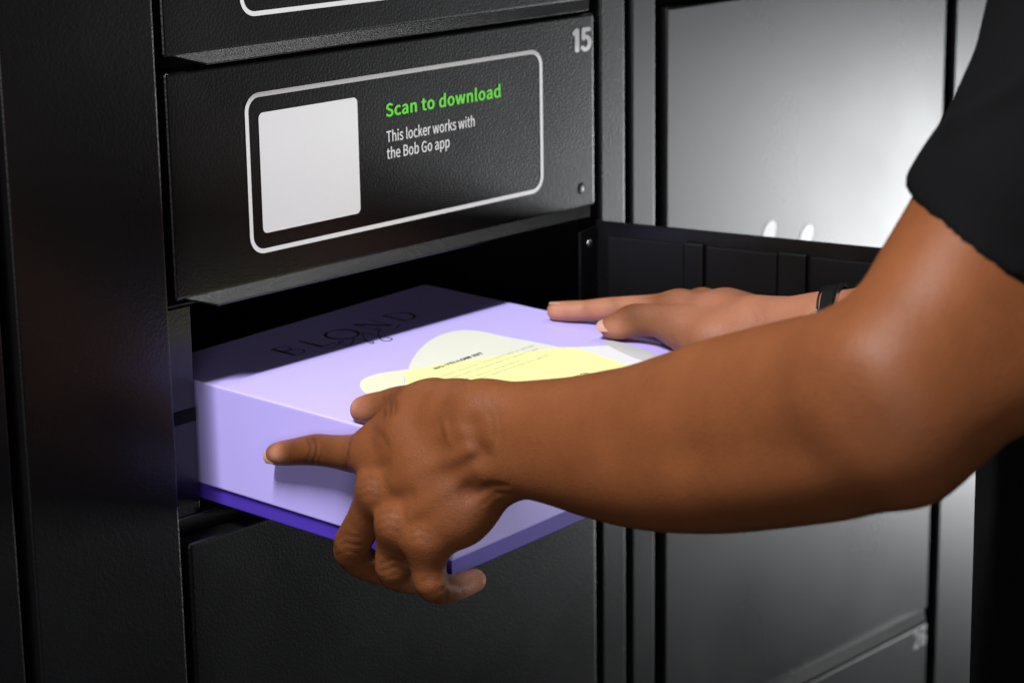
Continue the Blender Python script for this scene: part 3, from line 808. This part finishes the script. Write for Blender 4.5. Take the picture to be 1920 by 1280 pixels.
# creases: paths given by direction, carried onto the skin by tracing the field
def on_skin(field, pts, start):
    P = np.array(pts, float)
    dirs = np.stack([AT(x, y, 1.0) - CAM_POS for x, y in P])
    ln = np.linalg.norm(dirs, axis=1)
    d = np.full(len(P), start)
    for _ in range(60):
        d = d + np.minimum(field.eval(CAM_POS + dirs * d[:, None]) / ln * 0.9, 0.02)
    return CAM_POS + dirs * d[:, None]
def creases(field, paths, start):
    """paths = [(points, width_mm, depth_mm, darkness)]; returns dark colour lines"""
    flat = [p for pts, _, _, _ in paths for p in pts]
    S = on_skin(field, flat, start)
    out, i = [], 0
    for pts, w, a, dk in paths:
        Q = S[i:i + len(pts)]
        i += len(pts)
        for p, q in zip(Q[:-1], Q[1:]):
            field.bump(p, q, w * .001, -a * .001)
            if dk:
                out.append((p, q, w * 1.4, dk))
    return out
L_CREASE = creases(LH, [
    ([(575, 823), (579, 833), (580, 843), (578, 855), (574, 866)], 1.1, .55, .75), ([(586, 820), (590, 832), (591, 843), (589, 856), (586, 868)], 1.2, .65, .85),
    ([(598, 822), (601, 833), (602, 845), (600, 857), (597, 868)], 1.1, .45, .6), ([(607, 826), (609, 843), (607, 862)], 1.0, .25, .35),
    ([(543, 833), (546, 847), (543, 862)], 1.0, .35, .5), ([(550, 831), (553, 847), (550, 864)], 1.0, .35, .45), ([(537, 834), (539, 848), (537, 861)], 0.9, .2, .3),
    ([(660, 818), (653, 836), (651, 854), (656, 884)], 2.0, .6, .4),
    ([(718, 744), (723, 760), (722, 780)], 1.1, .5, .6), ([(728, 741), (733, 758), (732, 778)], 1.1, .5, .6), ([(738, 740), (742, 756), (742, 774)], 1.1, .35, .45),
    ([(628, 1012), (648, 1001), (674, 1006)], 1.2, .45, .5), ([(627, 1026), (648, 1016), (674, 1021)], 1.2, .5, .55), ([(630, 1040), (650, 1031), (674, 1036)], 1.2, .35, .45),
    ([(714, 1056), (740, 1047), (764, 1054)], 1.2, .45, .5), ([(714, 1070), (740, 1061), (766, 1068)], 1.2, .5, .55), ([(716, 1083), (741, 1075), (766, 1081)], 1.1, .35, .4),
    ([(866, 1078), (861, 1096), (868, 1116)], 1.1, .55, .6), ([(838, 1086), (832, 1104), (840, 1124)], 1.2, .5, .5), ([(790, 1090), (806, 1082), (826, 1088)], 1.2, .4, .4),
    ([(676, 903), (692, 895), (707, 902)], 1.2, .4, .3), ([(673, 917), (692, 909), (709, 916)], 1.2, .45, .35), ([(674, 932), (692, 925), (709, 931)], 1.2, .35, .3),
    ([(709, 966), (727, 957), (744, 964)], 1.2, .4, .3), ([(707, 981), (727, 973), (746, 980)], 1.2, .45, .35), ([(709, 996), (728, 989), (746, 995)], 1.2, .35, .3),
    ([(768, 1000), (786, 992), (804, 999)], 1.2, .4, .3), ([(768, 1014), (787, 1007), (806, 1013)], 1.2, .4, .3),
    ([(902, 752), (922, 782), (926, 815), (920, 850)], 2.0, .28, .15), ([(916, 747), (936, 780), (941, 815), (936, 852)], 2.0, .22, .1), ([(896, 925), (925, 908), (950, 910)], 1.8, .7, .3), ([(905, 945), (935, 925), (958, 925)], 1.6, .5, .2),
    ([(700, 806), (716, 818), (728, 836)], 2.2, .5, .2)], 1.05)
v1, q1 = polygonise(LH, 0.0013, *bounds(LH, 0.012), axes=CAMAX)

# ---- right arm and hand (far side of the box)
RH = Field()
R_IDX = [(1043, 583, 1.700, 7.0), (1066, 583, 1.697, 7.6), (1097, 582, 1.693, 7.6), (1128, 580, 1.688, 8.3), (1160, 578, 1.683, 8.6), (1215, 577, 1.674, 9.6), (1272, 578, 1.664, 12.0)]
R_MID = [(1185, 668, 1.772, 7.2), (1188, 630, 1.766, 8.2), (1205, 590, 1.738, 9), (1262, 578, 1.705, 10), (1316, 578, 1.680, 13.0)]
R_RNG = [(1250, 690, 1.775, 7.2), (1250, 650, 1.768, 8), (1262, 612, 1.750, 9), (1305, 598, 1.722, 9.8), (1350, 592, 1.698, 12.5)]
R_PNK = [(1300, 690, 1.752, 6.6), (1302, 660, 1.75, 7.2), (1312, 632, 1.738, 8), (1345, 618, 1.722, 9), (1378, 608, 1.705, 11)]
R_THB = [(1146, 614, 1.653, 8.2), (1165, 609, 1.650, 10.3), (1190, 600, 1.645, 11.8), (1232, 602, 1.635, 11.6), (1278, 614, 1.624, 14.0)]
for ch in (R_IDX, R_MID, R_RNG, R_PNK, R_THB):
    RH.group(limb(ch, 3), 0.004, 0.003)
rp = []
rp += chain([(1272, 578, 1.664, 12), (1340, 594, 1.634, 14.5), (1420, 612, 1.603, 17)])
rp += chain([(1316, 578, 1.680, 12.5), (1365, 588, 1.650, 15), (1425, 612, 1.612, 17)])
rp += chain([(1350, 592, 1.698, 12), (1395, 598, 1.665, 15), (1440, 615, 1.625, 17)])
rp += chain([(1378, 608, 1.705, 11), (1410, 612, 1.670, 14), (1448, 620, 1.635, 16)])
rp += chain([(1278, 614, 1.624, 13.5), (1330, 640, 1.612, 17), (1400, 640, 1.600, 18)])
ELB, SHR = np.array([0.435, -0.475, 0.0]), np.array([0.60, -0.575, 0.27])
rp += [(AT(1420, 612, 1.603), AT(1475, 618, 1.590), 0.0178, 0.0195), (AT(1475, 618, 1.590), AT(1540, 617, 1.575), 0.0195, 0.0225), (AT(1540, 617, 1.575), ELB, 0.0225, 0.040)]
rp += [(AT(1445, 618, 1.63), AT(1500, 622, 1.605), 0.0165, 0.0185), (AT(1500, 622, 1.605), AT(1560, 628, 1.590), 0.0185, 0.022), (AT(1560, 628, 1.590), ELB, 0.022, 0.038)]
rp += [(ELB, SHR, 0.042, 0.050)]
RH.group(rp, 0.013, 0.009)
for x, y, d, w, a in ((1318, 552, 1.668, 10, 1.8), (1190, 575, 1.632, 7, 0.9), (1165, 628, 1.640, 7, 1.6), (1285, 556, 1.655, 7, 0.6), (1068, 592, 1.690, 6, 0.6), (1135, 592, 1.680, 6, 0.8)):
    RH.bump(AT(x, y, d), AT(x, y, d), w * .001, a * .001)
R_CREASE = creases(RH, [
    ([(1089, 562), (1092, 575), (1092, 590), (1089, 604)], 1.2, .6, .7), ([(1097, 564), (1099, 580), (1097, 600)], 1.0, .3, .35), ([(1148, 560), (1152, 574), (1151, 598)], 1.3, .6, .6), ([(1140, 562), (1143, 578), (1141, 600)], 1.0, .3, .35),
    ([(1272, 551), (1282, 556), (1288, 566)], 1.3, .5, .45), ([(1282, 548), (1292, 553), (1298, 562)], 1.3, .45, .4), ([(1208, 560), (1230, 556), (1252, 553)], 1.2, .4, .4),
    ([(1174, 575), (1181, 586), (1180, 598)], 1.2, .55, .6), ([(1182, 571), (1190, 583), (1190, 598)], 1.2, .6, .65), ([(1192, 569), (1199, 581), (1199, 596)], 1.2, .45, .5),
    ([(1246, 638), (1254, 652), (1258, 668)], 1.5, .8, .6), ([(1260, 632), (1270, 648), (1276, 664)], 1.4, .6, .45), ([(1400, 566), (1412, 582), (1416, 600)], 1.8, .4, .2), ([(1418, 566), (1430, 584), (1434, 602)], 1.8, .4, .2)], 1.45)
v2, q2 = polygonise(RH, 0.0018, *bounds(RH, 0.012), axes=CAMAX)

# ---- trunk
SHL = AT(2085, 40, 1.27)
TR = Field()
tx0, tx1, ty = 0.323, 0.480, -0.555
TR.group([((tx0, ty, -0.50), (tx0, ty, 0.10), 0.115, 0.122), ((tx1, ty, -0.50), (tx1, ty, 0.10), 0.115, 0.122),
          ((tx0, ty, 0.10), SHL, 0.11, 0.058), ((tx1, ty, 0.10), SHR, 0.11, 0.060), (SHL, SHR, 0.055, 0.055),
          ((0.43, -0.57, 0.25), (0.43, -0.565, 0.38), 0.06, 0.055)], 0.05, 0.02)
v3, q3 = polygonise(TR, 0.010, *bounds(TR, 0.03), axes=CAMAX)

v1, v2 = relax(v1, q1, 2), relax(v2, q2, 2)
# the forearm and upper arm are smoother than the hand
along = (v1 - AT(960, 825, 1.38)) @ RIGHT
v1 = relax(v1, q1, 40, 0.6, np.clip(along / 0.03, 0, 1))
BV = np.concatenate([v1, v2, v3])
BQ = np.concatenate([q1, q2 + len(v1), q3 + len(v1) + len(v2)])

# skin tone: finger tips and palm sides pale, joints dark, plus painted light and shade
def spots(V, lst):
    r = np.zeros(len(V))
    for p, w, a in lst:
        c = ((V - p) ** 2).sum(1) / (w * .001) ** 2
        r = np.maximum(r, a * np.exp(-c))
    return r
pale_pts = [(AT(508, 853, 1.497), 8, .85), (AT(676, 782, 1.463), 12, .5), (AT(664, 765, 1.468), 10, .75), (AT(890, 1084, 1.435), 15, 1.0), (AT(868, 1098, 1.43), 11, .45),
            (AT(1043, 592, 1.694), 17, .8), (AT(1080, 594, 1.690), 18, .7), (AT(1125, 590, 1.684), 20, .62), (AT(1180, 575, 1.675), 20, .5), (AT(1142, 625, 1.640), 13, .65), (AT(1160, 632, 1.638), 13, .45),
            (AT(1320, 590, 1.630), 40, .46), (AT(1400, 600, 1.595), 45, .46), (AT(1500, 600, 1.575), 50, .50)]  # highlight on the back of the far hand and wrist, painted as paler skin
dark_pts = [(AT(560, 842, 1.485), 12, .3), (AT(620, 845, 1.462), 15, .42), (AT(575, 842, 1.48), 13, .35), (AT(668, 975, 1.437), 14, .22), (AT(650, 1000, 1.445), 14, .25), (AT(735, 1040, 1.415), 14, .25), (AT(800, 1060, 1.4), 14, .22), (AT(735, 760, 1.445), 14, .3), (AT(705, 757, 1.455), 10, .25), (AT(860, 900, 1.375), 28, .18), (AT(1590, 800, 1.16), 55, .22), (AT(1735, 900, 1.17), 45, .25), (AT(590, 830, 1.472), 9, .55), (AT(598, 845, 1.468), 9, .35), (AT(640, 850, 1.455), 13, .30), (AT(548, 838, 1.487), 7, .4), (AT(742, 746, 1.44), 12, .4),  # includes the shading in the elbow hollow, put into the colour
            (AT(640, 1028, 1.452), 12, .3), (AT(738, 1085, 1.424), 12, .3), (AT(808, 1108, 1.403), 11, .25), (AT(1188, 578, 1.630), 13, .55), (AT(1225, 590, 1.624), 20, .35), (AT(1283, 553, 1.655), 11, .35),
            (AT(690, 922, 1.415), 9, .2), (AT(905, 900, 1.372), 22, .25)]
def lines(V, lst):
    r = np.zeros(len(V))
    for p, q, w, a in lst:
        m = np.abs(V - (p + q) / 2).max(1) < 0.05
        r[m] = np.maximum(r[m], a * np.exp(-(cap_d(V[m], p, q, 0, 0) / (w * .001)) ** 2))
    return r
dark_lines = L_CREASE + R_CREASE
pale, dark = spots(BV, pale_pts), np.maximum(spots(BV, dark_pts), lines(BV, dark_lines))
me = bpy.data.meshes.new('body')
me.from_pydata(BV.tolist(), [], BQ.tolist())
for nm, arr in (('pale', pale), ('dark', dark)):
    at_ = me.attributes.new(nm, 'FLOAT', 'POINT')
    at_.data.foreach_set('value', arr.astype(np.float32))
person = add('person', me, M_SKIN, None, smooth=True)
person['label'] = 'person in a black t-shirt pushing the lavender box in with both hands'
person['category'] = 'person'

# fingernails: curved plates with thickness, seated in the finger tips
def nail(c, axis, normal, length, width, curve):
    c, ax, nn = np.array(c), np.array(axis, float), np.array(normal, float)
    ax /= np.linalg.norm(ax)
    nn = nn - ax * (nn @ ax)
    nn /= np.linalg.norm(nn)
    sd = np.cross(ax, nn)
    vs, fs = [], []
    NU, NV = 10, 8
    for lay in (0, 1):
        for i in range(NU + 1):
            u = i / NU
            for j in range(NV + 1):
                v = j / NV * 2 - 1
                wv = v * width * (0.86 + 0.14 * math.sin(math.pi * min(1, u * 1.2))) * 0.5
                ln = (u - 0.5) * length
                ln -= (1 - math.sqrt(max(0, 1 - 0.75 * v * v))) * length * 0.22 * (1 if u > 0.5 else -1) * abs(u - 0.5) * 2
                dz = -(wv * wv) / (2 * curve) - 0.25 * (u - 0.5) ** 2 * length * (0.25 if u > 0.5 else 0.6) - lay * 0.0007
                vs.append(c + ax * ln + sd * wv + nn * dz)
    N = (NU + 1) * (NV + 1)
    for i in range(NU):
        for j in range(NV):
            a = i * (NV + 1) + j
            fs.append([a, a + NV + 1, a + NV + 2, a + 1])
            fs.append([N + a, N + a + 1, N + a + NV + 2, N + a + NV + 1])
    return add('fingernail', mesh_of(vs, fs), M_NAIL, person, smooth=True)
ba, bb, bc = np.array(BA), np.array(BB), np.array(BC)
def tipdir(ch):
    return AT(*ch[0][:3]) - AT(*ch[1][:3])
nail(AT(*L_IDX[0][:3]) - ba * 0.0068 + bb * 0.001, tipdir(L_IDX), -ba + 0.25 * bc, 0.0125, 0.0105, 0.0070)
nail(AT(*L_THB[0][:3]) + bc * 0.0078 + TOCAM * 0.0012, tipdir(L_THB), bc + 0.45 * TOCAM + 0.2 * UP, 0.0145, 0.0125, 0.0085)
nail(AT(*L_PNK[0][:3]) + TOCAM * 0.0070 + UP * 0.0020, tipdir(L_PNK), TOCAM + 0.3 * UP, 0.0110, 0.0088, 0.0062)
nail(AT(*R_THB[0][:3]) + (TOCAM * 0.55 - RIGHT * 0.5 + UP * 0.35) * 0.0092, tipdir(R_THB), TOCAM * 0.6 - RIGHT * 0.45 + UP * 0.5, 0.0135, 0.0125, 0.0085)
nail(AT(*R_IDX[0][:3]) + bc * 0.0068 + ba * 0.001, tipdir(R_IDX), bc + 0.3 * ba, 0.0115, 0.0100, 0.0066)

# ---- clothing
TS = Field()
TS.group([((tx0, ty, -0.40), (tx0, ty, 0.10), 0.128, 0.132), ((tx1, ty, -0.40), (tx1, ty, 0.10), 0.128, 0.132),
          ((tx0 + .03, ty, 0.10), SHL, 0.11, 0.060), ((tx1, ty, 0.10), SHR, 0.12, 0.068), (SHL, SHR, 0.062, 0.062),
          (AT(1740, 640, 1.196), AT(1880, 400, 1.222), 0.0495, 0.0500), (AT(1880, 400, 1.222), SHL, 0.0500, 0.060),
          (AT(1850, 660, 1.206), AT(1935, 540, 1.220), 0.0460, 0.0480), (AT(1935, 540, 1.220), SHL, 0.0480, 0.060),
          (np.array(ELB) * 0.55 + np.array(SHR) * 0.45, SHR, 0.060, 0.066)], 0.016, 0.02)
# folds in the jersey
for p, q, w, a in (((1790, 215, 1.20), (1925, 120, 1.19), 10, 6.5), ((1815, 155, 1.20), (1960, 60, 1.19), 8, -6), ((1720, 395, 1.165), (1900, 505, 1.16), 6, 2.2), ((1712, 360, 1.165), (1895, 470, 1.16), 5, -1.2),
                   ((1880, 1000, 1.38), (1845, 1300, 1.38), 18, 5), ((1770, 300, 1.165), (1930, 340, 1.15), 14, 2.5)):
    TS.bump(AT(*p), AT(*q), w * .001, a * .001)
hem_n = 0.56 * RIGHT + 0.80 * UP - 0.26 * TOCAM * -1.0
hem_n = hem_n / np.linalg.norm(hem_n)
hem_p = AT(1808, 462, 1.165)
ax_r = np.array(SHR) - np.array(ELB)
ax_r /= np.linalg.norm(ax_r)
hem_r = np.array(ELB) * 0.5 + np.array(SHR) * 0.5
def cuts(P, d):
    # left sleeve hem: only near the sleeve, away from the trunk
    s = -((P - hem_p) @ hem_n)
    nearL = np.sqrt(((P - AT(1800, 560, 1.2)) ** 2).sum(1)) < 0.16
    d = np.where(nearL, -smin(-d, -s, 0.006), d)
    s2 = -((P - hem_r) @ ax_r)
    nearR = np.sqrt(((P - hem_r) ** 2).sum(1)) < 0.12
    d = np.where(nearR, np.maximum(d, s2), d)
    return np.maximum(d, -(P[:, 2] + 0.43))
v4, q4 = polygonise(TS, 0.0034, *bounds(TS, 0.02), extra=cuts, axes=CAMAX)
me = bpy.data.meshes.new('shirt')
me.from_pydata(relax(v4, q4, 16, 0.6).tolist(), [], q4.tolist())
add('t_shirt', me, M_SHIRT, person, smooth=True)
TP = Field()
TP.group([((tx0, ty, -0.40), (tx0, ty, -0.62), 0.120, 0.112), ((tx1, ty, -0.40), (tx1, ty, -0.62), 0.120, 0.112)], 0.04, 0.02)
v5, q5 = polygonise(TP, 0.010, *bounds(TP, 0.03), axes=CAMAX)
me = bpy.data.meshes.new('trousers')
me.from_pydata(v5.tolist(), [], q5.tolist())
add('trousers', me, M_TROUSER, person, smooth=True)

# bracelet on the far wrist
wc, wd = AT(1572, 620, 1.576), ELB - AT(1475, 618, 1.590)
wd = wd / np.linalg.norm(wd)
s1 = np.cross(wd, [0, 0, 1])
s1 /= np.linalg.norm(s1)
s2_ = np.cross(s1, wd)
def band(name, off, w, r, th, material, parent):
    vs, fs = [], []
    n = 40
    prof = [(-w / 2, 0), (-w / 2 + .0006, th), (w / 2 - .0006, th), (w / 2, 0)]
    for i in range(n):
        a = 2 * math.pi * i / n
        for (l, t) in prof:
            vs.append(wc + wd * (off + l) + (s1 * math.cos(a) * (r * 1.16 + t) + s2_ * math.sin(a) * (r + t)))
    for i in range(n):
        j = (i + 1) % n
        for k in range(4):
            k2 = (k + 1) % 4
            fs.append([i * 4 + k, j * 4 + k, j * 4 + k2, i * 4 + k2])
    return add(name, mesh_of(vs, fs), material, parent, smooth=False)
wb = band('bracelet', 0.0, 0.010, 0.0290, 0.0022, M_BAND, person)
band('bracelet_edge', -0.0062, 0.0022, 0.0287, 0.0026, M_STEELBAND, wb)
band('bracelet_edge', 0.0062, 0.0022, 0.0293, 0.0026, M_STEELBAND, wb)
